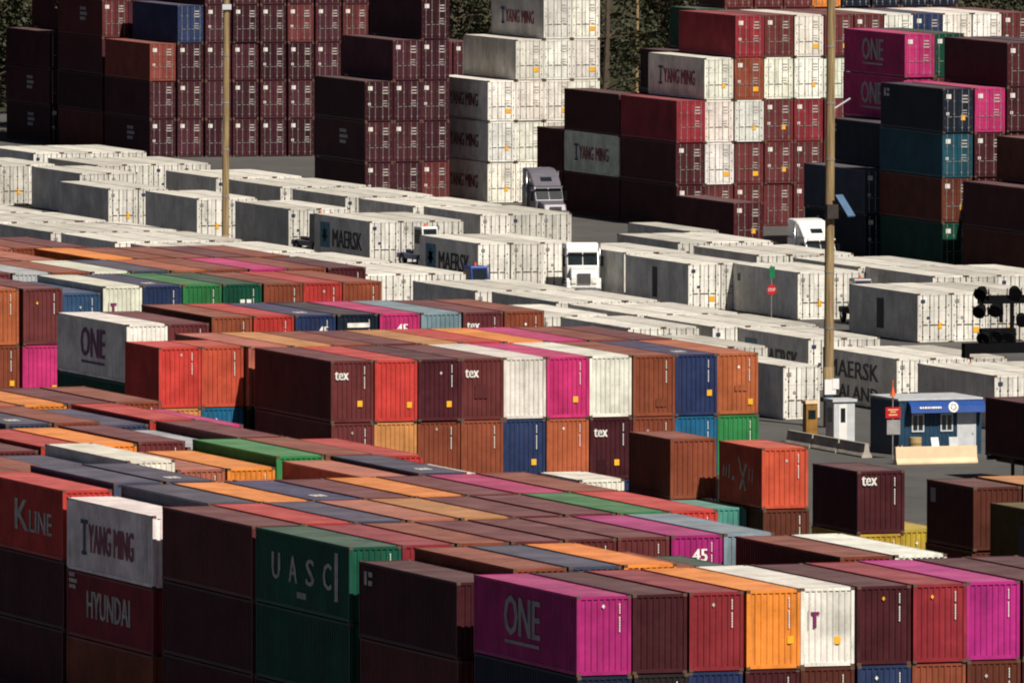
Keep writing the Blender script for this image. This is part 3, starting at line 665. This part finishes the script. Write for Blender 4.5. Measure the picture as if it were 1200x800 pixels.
def semi_truck(a, b, rot, paint_m, label, day=False):
    root = bpy.data.objects.new('semi_truck', None); COL.objects.link(root); put(root, a, b, 0, rot); tag(root, label, 'truck')
    S = 1.08
    m = MB(); m.box(-.42, -.30, -2.6, 4.2, .75, .98); m.box(.30, .42, -2.6, 4.2, .75, .98); m.box(-.3, .3, 1.9, 2.1, .78, .95); m.box(-.3, .3, 3.9, 4.1, .78, .95); m.box(-.55, .55, 2.5, 3.6, 1.0, 1.16)
    obj('chassis', m.mesh('chassis', STEEL), root)
    m = MB(); m.prism([(-2.95, .7), (-3.0, 1.35), (-2.75, 1.78), (-1.45, 1.98), (-1.45, .7)], 'x', -.86, .86)
    obj('hood', bevel(m.mesh('hood', paint_m), .10, 3), root)
    m = MB(); m.prism([(-1.46, .72), (-1.46, 1.98), (-.98, 2.86), (-.9, 2.95), (.25, 2.95), (.25, .72)], 'x', -1.08, 1.08)
    cab = obj('cab', bevel(m.mesh('cab', paint_m), .09, 3), root)
    if not day:
        m = MB(); m.prism([(.24, .75), (.24, 2.96), (2.0, 2.96), (2.0, .75)], 'x', -1.12, 1.12)
        obj('sleeper', bevel(m.mesh('sleeper', paint_m), .10, 3), root)
    m = MB()
    prof = [(-.55, 2.93), (.05, 3.35), (.24, 3.40), (.24, 2.93)] if day else [(-1.0, 2.93), (-.72, 3.14), (-.35, 3.48), (.05, 3.78), (.5, 3.98), (1.1, 4.08), (2.0, 4.10), (2.0, 2.95)]
    m.prism(prof, 'x', -1.08, 1.08)
    fr = obj('roof_fairing', bevel(m.mesh('roof_fairing', paint_m), .14, 3), root)
    m = MB(); m.prism([(-.60, 3.25), (-.32, 3.50), (-.27, 3.45), (-.55, 3.20)], 'x', -.42, .42)
    for v in range(len(m.v)): m.v[v] = (m.v[v][0], m.v[v][1] - .05, m.v[v][2] + .03)
    obj('fairing_window', m.mesh('fairing_window', GLASS), fr) if not day else None
    for sx in (-1, 1):
        m = MB(); x0, x1 = sorted((sx * .03, sx * .98))
        m.face([(x0, -1.435, 2.06), (x1, -1.435, 2.06), (x1, -1.03, 2.80), (x0, -1.03, 2.80)])
        o = obj('windshield', m.mesh('windshield', GLASS), cab); o.location = (0, -.035, .012)
        m = MB(); x = sx * 1.084; m.face([(x, -1.15, 2.0), (x, -.15, 2.0), (x, -.15, 2.7), (x, -.85, 2.7)]); obj('side_window', m.mesh('side_window', GLASS), cab)
        m = MB(); m.box(*sorted((sx * 1.18, sx * 1.38)), -1.30, -1.20, 1.95, 2.62); m.box(*sorted((sx * 1.05, sx * 1.2)), -1.27, -1.23, 2.5, 2.54); m.box(*sorted((sx * 1.05, sx * 1.2)), -1.27, -1.23, 2.02, 2.06)
        obj('mirror', m.mesh('mirror', BLACK), cab)
        m = MB(); m.box(*sorted((sx * .52, sx * .86)), -3.04, -2.9, .98, 1.18); obj('headlight', bevel(m.mesh('headlight', LAMPM), .03), root)
        m = MB(); m.tube((sx * 1.2, .45, .8), (sx * 1.2, .45, 3.3 if day else 3.9), .075, k=10); obj('exhaust_stack', m.mesh('exhaust_stack', CHROME, smooth=True), root)
        m = MB(); m.tube((sx * .86, .5, .70), (sx * .86, 1.9, .70), .28, k=14); obj('fuel_tank', m.mesh('fuel_tank', CHROME, smooth=True), root)
        m = MB(); m.prism([(-2.95, .62), (-2.9, 1.12), (-2.55, 1.30), (-2.0, 1.28), (-1.75, 1.0), (-1.7, .62), (-1.85, .62), (-2.0, 1.1), (-2.6, 1.12), (-2.8, .62)], 'x', *sorted((sx * .84, sx * 1.14)))
        obj('fender', m.mesh('fender', paint_m), root)
    m = MB(); m.box(-.45, .45, -3.05, -2.95, .95, 1.62)
    gr = obj('grille', m.mesh('grille', CHROME), root)
    for i in range(6):
        m = MB(); m.box(-.41, .41, -3.065, -3.05, 1.0 + .1 * i, 1.05 + .1 * i); obj('grille_slat', m.mesh('grille_slat', STEEL), gr)
    m = MB(); m.box(-1.1, 1.1, -3.2, -2.98, .38, .72); obj('bumper', bevel(m.mesh('bumper', CHROME), .05), root)
    m = MB(); m.box(-1.0, 1.0, -1.42, -1.28, 2.84, 2.94); obj('sun_visor', m.mesh('sun_visor', paint_m), cab)
    add_wheels(root, [(s * .95, y) for s in (-1, 1) for y in (-2.3, 2.55, 3.75)])
    root.scale = (1, 1, S)
    return root
semi_truck(332.2, -933.0, math.radians(-3), TGREY, 'dark grey sleeper cab truck with tall roof fairing beside the white tower')
semi_truck(304.2, -846.8, math.radians(-17), TWHITE, 'white day cab truck facing out between reefers beside MAERSK box', day=True)
semi_truck(324.4, -856.5, math.radians(2), TWHITE, 'white truck whose tall roof fairing shows behind the thick pole')

def terminal_tractor(a, b, rot, label, body, cabm):
    root = bpy.data.objects.new('terminal_tractor', None); COL.objects.link(root); put(root, a, b, 0, rot); tag(root, label, 'tractor', 'yard tractors among the reefers')
    m = MB(); m.box(-1.05, 1.05, -2.3, 2.6, .62, .98); obj('chassis', bevel(m.mesh('chassis', body), .05), root)
    m = MB(); m.box(-1.15, 1.15, -2.55, -2.25, .42, .95); obj('bumper', m.mesh('bumper', body), root)
    m = MB(); m.prism([(-2.1, .98), (-2.15, 1.9), (-1.95, 2.95), (-.55, 2.95), (-.5, .98)], 'x', -1.08, .12)
    cab = obj('cab', bevel(m.mesh('cab', cabm), .06), root)
    m = MB(); m.face([(-.98, -2.165, 1.85), (.02, -2.165, 1.85), (.02, -1.985, 2.8), (-.98, -1.985, 2.8)]); obj('windshield', m.mesh('windshield', GLASS), cab)
    for x in (-1.084, .124):
        m = MB(); m.face([(x, -1.95, 1.75), (x, -.7, 1.75), (x, -.7, 2.75), (x, -1.85, 2.75)]); obj('side_window', m.mesh('side_window', GLASS), cab)
    m = MB(); m.box(.25, 1.02, -2.1, -.6, .98, 1.75); obj('engine_cover', bevel(m.mesh('engine_cover', body), .05), root)
    m = MB(); m.tube((.75, -.45, .98), (.75, -.45, 3.0), .07); obj('exhaust_stack', m.mesh('exhaust_stack', CHROME), root)
    m = MB(); m.box(-.5, .5, 1.0, 2.2, .98, 1.15); obj('fifth_wheel', m.mesh('fifth_wheel', STEEL), root)
    for sx in (-1, 1):
        m = MB(); m.box(*sorted((sx * .6, sx * .85)), -2.58, -2.54, .7, .86); obj('headlight', m.mesh('headlight', LAMPM), root)
    m = MB(); m.tube((-.5, -1.2, 2.95), (-.5, -1.2, 3.15), .09); obj('beacon', m.mesh('beacon', ORANGE), cab)
    add_wheels(root, [(s * .93, y) for s in (-1, 1) for y in (-1.4, 1.7)])
    return root
terminal_tractor(306.2, -884.6, math.radians(4), 'yard tractor with white cab and blue deck beside the MAERSK reefer', TBLUE, TWHITE)
terminal_tractor(292.6, -835.0, math.radians(0), 'blue yard tractor half hidden against the lower MAERSK reefer', TBLUE, TBLUE)
terminal_tractor(304.9, -903.6, math.radians(6), 'dark graphite yard tractor in front of the plain reefers', TGREY, TGREY)
terminal_tractor(311.2, -812.6, math.radians(-8), 'black yard tractor beside the thick timber pole', BLACK, TGREY)
terminal_tractor(283.6, -723.4, math.radians(3), 'black yard tractor at the end of the two line lettered reefer', BLACK, TGREY)

# trailer with a dark box, beside the office
def chassis_trailer(a, b, label):
    root = bpy.data.objects.new('container_trailer', None); COL.objects.link(root); put(root, a + W / 2, b - L40 / 2, 0); tag(root, label, 'trailer')
    m = MB(); m.box(-.5, -.36, -6, 6, .95, 1.3); m.box(.36, .5, -6, 6, .95, 1.3)
    for y in (-5.9, -2, 2, 5.7): m.box(-1.1, 1.1, y, y + .2, 1.05, 1.295)
    obj('frame', m.mesh('frame', STEEL), root)
    for sx in (-1, 1):
        m = MB(); m.box(*sorted((sx * .55, sx * .7)), 3.2, 3.35, 0.02, 1.05); obj('landing_leg', m.mesh('landing_leg', STEEL), root)
    add_wheels(root, [(s * .9, y) for s in (-1, 1) for y in (-4.9, -3.7)])
chassis_trailer(265.2, -662.0, 'dark skeletal trailer under the blackish maroon box beside the office')
container(265.2, -662.0, 1.302, 'dmaroon', 'dark maroon container on a trailer beside the blue gate office', jit=False)

# ------------------------------------------------------------------ gate office and what stands round it
def place_empty(name, a, b, label, cat, rot=0.0, group=None):
    root = bpy.data.objects.new(name, None); COL.objects.link(root); put(root, a, b, 0, rot); return tag(root, label, cat, group)
# office: local x along the front, -y is the front
of = place_empty('gate_office', 267.55, -693.0, 'navy blue cabin office with blue awning, two windows and pale door', 'office')
ow, od, oh = 4.85, 4.4, 3.02
m = MB()
corr(m, 'x', 0, .1, ow - .1, .15, oh - .1, .03, .25, -1)
corr(m, 'y', 0, .1, od - .1, .15, oh - .1, .03, .25, -1); corr(m, 'y', ow, .1, od - .1, .15, oh - .1, .03, .25, 1)
m.box(.05, ow - .05, od - .06, od, .1, oh - .05)
obj('wall', m.mesh('wall', NAVY), of)
m = MB()
for x in (0, ow - .12):
    for y in (-.01, od - .11): m.box(x - .012, x + .132, y, y + .12, 0.0, oh)
m.box(.12, ow - .12, -.008, .09, .02, .16); m.box(.12, ow - .12, -.008, .09, oh - .12, oh); m.box(-.01, .09, .11, od - .11, .02, .16); m.box(-.01, .09, .11, od - .11, oh - .12, oh)
obj('frame', m.mesh('frame', NAVY), of)
m = MB(); m.box(-.08, ow + .08, -.06, od + .06, oh + .003, oh + .10); obj('roof', m.mesh('roof', GREYW), of)
for x in (.72, 2.42):
    m = MB()
    m.box(x, x + .74, -.05, -.012, 1.28, 1.36); m.box(x, x + .74, -.05, -.012, 2.2, 2.28); m.box(x, x + .08, -.05, -.012, 1.36, 2.2); m.box(x + .66, x + .74, -.05, -.012, 1.36, 2.2); m.box(x + .34, x + .40, -.048, -.012, 1.36, 2.2)
    wdw = obj('window', m.mesh('window', GREYW), of)
    for xx in (x + .08, x + .40):
        m = MB(); m.box(xx, xx + .26, -.03, -.014, 1.36, 2.2); obj('pane', m.mesh('pane', GLASS), wdw)
m = MB(); m.box(3.48, 4.42, -.045, -.012, .04, 2.42); dr = obj('door', m.mesh('door', GREYW), of)
m = MB(); m.box(4.42, 4.52, -.06, -.012, .04, 2.50); m.box(3.40, 3.48, -.06, -.012, .04, 2.50); obj('door_frame', m.mesh('door_frame', GREYW), of)
m = MB(); m.tube((4.32, -.11, 1.15), (4.32, -.047, 1.15), .03, k=8); obj('handle', m.mesh('handle', CHROME), dr)
m = MB(); m.prism([(-.012, 2.98), (-.35, 2.92), (-.62, 2.72), (-.70, 2.36), (-.66, 2.36), (-.012, 2.90)], 'x', .45, ow + .02); aw = obj('awning', m.mesh('awning', AWN), of)
m = MB(); k = 28
def ring(cx, cz, r0, r1, y, mi=0):
    for i in range(k):
        a0, a1 = 2 * math.pi * i / k, 2 * math.pi * (i + 1) / k
        m.face([(cx + r * math.sin(t), y - .0 + (cz + r * math.cos(t) - 2.40) * .23, cz + r * math.cos(t)) for r, t in ((r0, a0), (r1, a0), (r1, a1), (r0, a1))])
ring(2.95, 2.66, .0, .12, -.715); ring(2.95, 2.66, .17, .29, -.715)
for i in range(5):
    a0 = 2 * math.pi * i / 5
    m.face([(2.95 + r * math.sin(t), -.72 + (2.66 + r * math.cos(t) - 2.40) * .23, 2.66 + r * math.cos(t)) for r, t in ((.10, a0 - .2), (.20, a0 - .12), (.20, a0 + .12), (.10, a0 + .2))])
obj('emblem', m.mesh('emblem', WHITEM), aw)
m = MB(); x = .95
for wd in (.13, .09, .15, .11, .08, .14, .10, .12, .07):
    m.face([(x, -.705, 2.60), (x + wd, -.705, 2.60), (x + wd, -.675, 2.70), (x, -.675, 2.70)]); x += wd + .035
obj('lettering', m.mesh('lettering', WHITEM), aw)

def jersey(L, hgt=.95, mat=CONC):
    m = MB(); m.prism([(-.30, 0.0), (-.30, .10), (-.16, .32), (-.10, hgt), (.10, hgt), (.16, .32), (.30, .10), (.30, 0.0)], 'x', -L / 2, L / 2); return m.mesh('barrier', mat)
bar = obj('concrete_barrier', bevel(jersey(4.75, .95, CREAM), .02)); put(bar, 267.1, -686.3, 0); tag(bar, 'long cream painted concrete barrier in front of the gate office', 'barrier')
bm_ = jersey(3.9, .78)
for i, (a, b) in enumerate(((265.2, -702.0), (265.2, -697.9), (265.2, -693.8))):
    o = obj('concrete_barrier', bm_); put(o, a, b, 0, math.pi / 2); tag(o, 'grey concrete barrier in the line beside the guard booth', 'barrier', 'grey barriers by the booth')
# two chairs and a drum outside the office
def chair(a, b, rot, label, mat):
    root = place_empty('chair', a, b, label, 'chair', rot)
    m = MB(); m.box(-.25, .25, -.25, .25, .44, .50); obj('seat', m.mesh('seat', mat), root)
    m = MB(); m.prism([(.22, .50), (.34, 1.0), (.29, 1.0), (.17, .50)], 'x', -.25, .25); obj('backrest', m.mesh('backrest', mat), root)
    for x in (-.22, .22):
        for y in (-.22, .22):
            m = MB(); m.box(x - .025, x + .025, y - .025, y + .025, 0, .44); obj('leg', m.mesh('leg', mat), root)
chair(269.5, -692.2, .25, 'white plastic chair outside the gate office', TWHITE)
chair(270.5, -692.2, -.2, 'pale grey plastic chair beside the office door', GREYW)
dm = place_empty('drum', 268.2, -692.2, 'ochre drum standing outside the gate office', 'drum')
m = MB(); m.tube((0, 0, 0), (0, 0, 1.05), .34, k=18); obj('body', m.mesh('body', flat('drum_paint', (.42, .30, .14), .6), smooth=False), dm)
m = MB(); m.tube((0, 0, .34), (0, 0, .38), .355, k=18); m.tube((0, 0, .68), (0, 0, .72), .355, k=18); obj('hoop', m.mesh('hoop', OCHRE), dm)
# red sign on a post with a red lamp
sg = place_empty('warning_sign', 266.2, -690.5, 'red warning sign with pale lines on a thin post before the office', 'sign')
m = MB(); m.tube((0, 0, 0), (0, 0, 3.7), .035, k=8); obj('post', m.mesh('post', ROD), sg)
m = MB(); m.box(-.44, .44, -.06, -.036, 2.25, 2.85); pl = obj('panel', m.mesh('panel', REDSIGN), sg)
m = MB()
for z, w in ((2.68, .6), (2.56, .34), (2.40, .5)): m.face([(-w / 2, -.063, z), (w / 2, -.063, z), (w / 2, -.063, z + .06), (-w / 2, -.063, z + .06)])
obj('lettering', m.mesh('lettering', flat('cream_marking', (.7, .5, .25), .6)), pl)
m = MB(); m.box(-.36, .42, -.06, -.036, 1.35, 2.15); obj('back_plate', m.mesh('back_plate', GREYM), sg)
m = MB(); m.tube((0, 0, 3.45), (0, 0, 3.95), .16, .04, k=12); m.tube((0, 0, 3.95), (0, 0, 4.35), .03, k=6); obj('beacon', m.mesh('beacon', ORANGE), sg)
# white guard booth
gb = place_empty('guard_booth', 267.5, -703.0, 'small white guard booth with a narrow window', 'booth')
m = MB(); m.box(0, 1.25, 0, 1.3, .05, 2.35); obj('wall', bevel(m.mesh('wall', GREYW), .02), gb)
m = MB(); m.box(-.1, 1.35, -.1, 1.4, 2.352, 2.5); obj('roof', m.mesh('roof', GREYW), gb)
m = MB(); m.box(.30, .78, -.012, .01, .06, 2.2); dd = obj('door', m.mesh('door', TWHITE), gb)
m = MB(); m.box(.40, .68, -.02, -.012, 1.2, 2.0); obj('window', m.mesh('window', GLASS), dd)
m = MB(); m.box(-.012, 0, .3, 1.0, 1.2, 2.0); obj('window', m.mesh('window', GLASS), gb)
m = MB(); m.box(-.05, 1.3, -.05, 1.35, 0, .05); obj('base', m.mesh('base', CONC), gb)
# ochre gate kiosk
kk = place_empty('gate_kiosk', 266.0, -703.4, 'ochre and dark kiosk post with a pale cap beside the thick pole', 'kiosk')
m = MB(); m.box(0, .68, 0, .6, .1, 2.25); obj('cabinet', bevel(m.mesh('cabinet', OCHRE), .03), kk)
m = MB(); m.box(-.05, .73, -.05, .65, 2.252, 2.42); obj('cap', m.mesh('cap', CREAM), kk)
m = MB(); m.box(.12, .56, -.02, -.002, 1.4, 1.9); obj('screen', m.mesh('screen', GLASS), kk)
m = MB(); m.box(-.1, .78, -.1, .7, 0, .1); obj('plinth', m.mesh('plinth', CONC), kk)
cn = None
for i, (a, b) in enumerate(((265.7, -688.4), (266.05, -688.7))):
    root = place_empty('traffic_cone', a, b, 'pale traffic cone at the end of the grey barriers', 'cone', group='cones by the barriers')
    m = MB(); m.box(-.2, .2, -.2, .2, 0, .05); obj('foot', m.mesh('foot', BLACK), root)
    m = MB(); m.tube((0, 0, .05), (0, 0, .85), .15, .03, k=12); obj('body', m.mesh('body', CREAM), root)

# ------------------------------------------------------------------ poles, signs and the light mast
def timber_pole(a, b, h, r, label):
    root = place_empty('timber_pole', a, b, label, 'pole')
    m = MB(); n = 9
    for i in range(n): m.tube((.004 * h * i / n, 0, h * i / n), (.004 * h * (i + 1) / n, 0, h * (i + 1) / n), r * (1 - .25 * i / n), r * (1 - .25 * (i + 1) / n), k=14, cap=(i in (0, n - 1)))
    obj('shaft', m.mesh('shaft', WOODM, smooth=True), root)
    for i in range(int(h / 3.2)):
        m = MB(); z = 2.4 + 3.2 * i; m.tube((.004 * z, 0, z), (.004 * z, 0, z + .10), r * (1.02 - .25 * z / h) + .012, k=14); obj('steel_band', m.mesh('steel_band', ROD), root)
    return root
p1 = timber_pole(288.6, -875.5, 27, .26, 'slim tall timber pole rising between the reefers and the striped roofs')
m = MB(); m.box(-.32, .32, -.36, -.2, 18.4, 18.75); obj('junction_box', m.mesh('junction_box', GREYW), p1)
p2 = timber_pole(272.3, -716.5, 31, .30, 'thick tall timber pole carrying a small solar panel and sign boards')
m = MB(); m.box(-.38, .30, -.42, -.27, 1.9, 2.75); m.box(.08, .48, -.45, -.425, 2.2, 2.8); obj('sign_board', m.mesh('sign_board', TWHITE), p2)
m = MB(); m.box(-.33, .12, -.44, -.27, .6, 1.85); obj('control_box', m.mesh('control_box', NAVY), p2)
m = MB(); m.face([(.15, -.60, 13.25), (.80, -.95, 12.05), (1.42, -.50, 12.05), (.77, -.15, 13.25)]); m.face([(.15, -.57, 13.20), (.77, -.12, 13.20), (1.42, -.47, 12.00), (.80, -.92, 12.00)])
obj('solar_panel', m.mesh('solar_panel', SOLAR), p2)
m = MB(); m.box(-.32, .35, -.60, -.2, 11.9, 12.7); m.tube((.1, -.2, 12.6), (.75, -.5, 12.6), .05); obj('battery_box', m.mesh('battery_box', STEEL), p2)
m = MB(); m.tube((.1, 0, 18.0), (1.2, -.2, 18.7), .05, k=8); obj('bracket_arm', m.mesh('bracket_arm', GREYW), p2)
p3 = timber_pole(402, -1105, 26, .16, 'thin pale distant pole in front of the woods')
# stop sign and street name
ss = place_empty('stop_sign', 306.6, -817.2, 'red stop sign below a green plate on a post before the reefers', 'sign')
m = MB(); m.tube((0, 0, 0), (0, 0, 3.6), .035, k=8); obj('post', m.mesh('post', ROD), ss)
m = MB(); m.prism([(.35 * math.sin(math.pi / 8 + i * math.pi / 4), 2.0 + .35 * math.cos(math.pi / 8 + i * math.pi / 4)) for i in range(8)], 'y', -.06, -.037); st = obj('panel', m.mesh('panel', REDSIGN), ss)
vv, ff = text_outline('STOP', True); m = MB()
for q in ff: m.face([(-.24 + .48 * vv[i][0], -.063, 1.90 + .20 * vv[i][1]) for i in q])
obj('lettering', m.mesh('lettering', WHITEM), st)
m = MB(); m.box(-.14, .22, -.05, -.036, 2.75, 3.5); obj('green_plate', m.mesh('green_plate', GREENSIGN), ss)
# black light mast
lm = place_empty('light_mast', 236.45, -595.9, 'black floodlight mast with cross arms and lamp cluster beyond the gate lane', 'light mast')
m = MB(); m.tube((.12, 0, 0), (.12, 0, 16.5), .17, .12, k=14); obj('shaft', m.mesh('shaft', BLACK), lm)
m = MB(); m.box(-3.15, 1.6, -.22, .22, 11.75, 12.25); m.box(-3.15, -2.9, -.24, .24, 11.55, 11.75); obj('service_platform', m.mesh('service_platform', BLACK), lm)
m = MB(); m.box(-2.4, 1.6, -.1, .1, 14.1, 14.5); m.box(-.75, -.6, -.08, .08, 12.25, 14.1); m.box(-1.3, -1.15, -.08, .08, 13.2, 14.1); obj('cross_arm', m.mesh('cross_arm', BLACK), lm)
lamp = MB(); lamp.tube((0, -.32, -.08), (0, .06, .02), .33, .25, k=14); lamp.tube((0, .06, .02), (0, .30, .08), .25, .10, k=14); lamp.box(-.36, -.33, -.05, .05, -.30, .12); lamp.box(.33, .36, -.05, .05, -.30, .12); lamp.box(-.36, .36, -.05, .05, -.33, -.30)
lamp_me = lamp.mesh('floodlight', BLACK)
for x, z in ((-2.25, 13.85), (-2.2, 14.7), (-1.5, 13.9), (-.55, 14.7), (.55, 14.7), (-2.05, 12.6), (-1.45, 12.68), (-.9, 12.6), (-.2, 13.4), (.7, 13.4)):
    o = obj('floodlight', lamp_me, lm); o.location = (x, 0, z); o.rotation_euler = (.25, 0, x * .35)
m = MB(); m.box(-2.3, -.5, -.2, .2, 12.25, 12.95); obj('ballast_box', bevel(m.mesh('ballast_box', BLACK), .08), lm)

# ------------------------------------------------------------------ woods behind the yard
def tree_meshes(seed):
    r = random.Random(seed); h = r.uniform(15, 19)
    t = MB(); pts = [Vector((0, 0, 0))]
    for i in range(4): pts.append(pts[-1] + Vector((r.uniform(-.3, .3), r.uniform(-.3, .3), h * .2)))
    for i in range(4): t.tube(pts[i], pts[i + 1], .34 - .07 * i, .34 - .07 * (i + 1), k=7)
    cl = []
    for i in range(26):
        p = pts[r.randint(1, 4)]; an = r.uniform(0, 6.28); ln = r.uniform(1.5, 4.2)
        q = p + Vector((math.cos(an) * ln, math.sin(an) * ln, r.uniform(-.5, 3.0))); t.tube(p, q, .09, .03, k=5); cl.append((q, r.uniform(.9, 1.9)))
    c = MB()
    for q, rad in cl:
        for i in range(120):
            d = Vector((r.gauss(0, 1), r.gauss(0, 1), r.gauss(0, .8))).normalized() * rad * r.uniform(.35, 1.05) ; p = q + d; s = r.uniform(.12, .30)
            u = Vector((r.uniform(-1, 1), r.uniform(-1, 1), r.uniform(-.6, .6))).normalized(); w = u.orthogonal().normalized()
            c.face([p - u * s, p + w * s * .6, p + u * s, p - w * s * .6])
    return t.mesh('trunk', BARK), c.mesh('crown', LEAF)
hb = MB(); rh = random.Random(4); nx, ny = 40, 10
for j in range(ny + 1):
    for i in range(nx + 1): hb.v.append((-160 + 8 * i, 1195 + 16 * j, -.3 + 6.5 * j ** 1.1 * (1 if j else 0) + (rh.uniform(-1.5, 1.5) if j else 0)))
for j in range(ny):
    for i in range(nx): q = j * (nx + 1) + i; hb.f.append((q, q + 1, q + nx + 2, q + nx + 1)); hb.m.append(0)
hill = obj('hillside', hb.mesh('hillside', flat('hillside_scrub', (.030, .030, .014), .95, var=.5, scale=.25), smooth=True)); hill['kind'] = 'structure'
TREES = [tree_meshes(s) for s in (3, 8, 15, 21)]
rt = random.Random(77)
for i in range(64):
    X = -52 + 104 * ((i % 32) + rt.uniform(-.35, .35)) / 31; Y = (1150 if i < 32 else 1185) + rt.uniform(-14, 14)
    root = bpy.data.objects.new('tree', None); COL.objects.link(root); root.location = (X, Y, 0); root.rotation_euler = (0, 0, rt.uniform(0, 6.28)); s = rt.uniform(.85, 1.15); root.scale = (s, s, s)
    tag(root, 'dark green broadleaf tree in the wood behind the far stacks', 'tree', 'trees behind the yard')
    tm, cm = TREES[i % 4]; obj('trunk', tm, root); obj('crown', cm, root)

# ------------------------------------------------------------------ boxes buried in the lower tiers, hidden in the photograph: one mass
import numpy as np
vs_, fs_, ms_, cs_ = [], [], [], []; nv = 0
for me, p, z, c, szz in BURIED:
    R = Matrix.Translation((p.x, p.y, z)) @ Matrix.Rotation(TH, 4, 'Z')
    vs_ += [tuple(R @ Vector((v.co.x, v.co.y, v.co.z * szz))) for v in me.vertices]
    for q in me.polygons:
        fs_.append(tuple(nv + i for i in q.vertices)); ms_.append(1 if q.material_index == 1 else 0)
    cs_ += [(*c, 1)] * len(me.vertices); nv += len(me.vertices)
bme = bpy.data.meshes.new('buried'); bme.from_pydata(vs_, [], fs_); bme.materials.append(BURIEDM); bme.materials.append(CAST)
bme.polygons.foreach_set('material_index', ms_)
at = bme.color_attributes.new('coat', 'FLOAT_COLOR', 'POINT'); at.data.foreach_set('color', np.array(cs_, dtype=np.float32).ravel())
bo = obj('buried_containers', bme); bo['kind'] = 'stuff'; tag(bo, 'containers buried in the lower tiers of the blocks', 'containers')
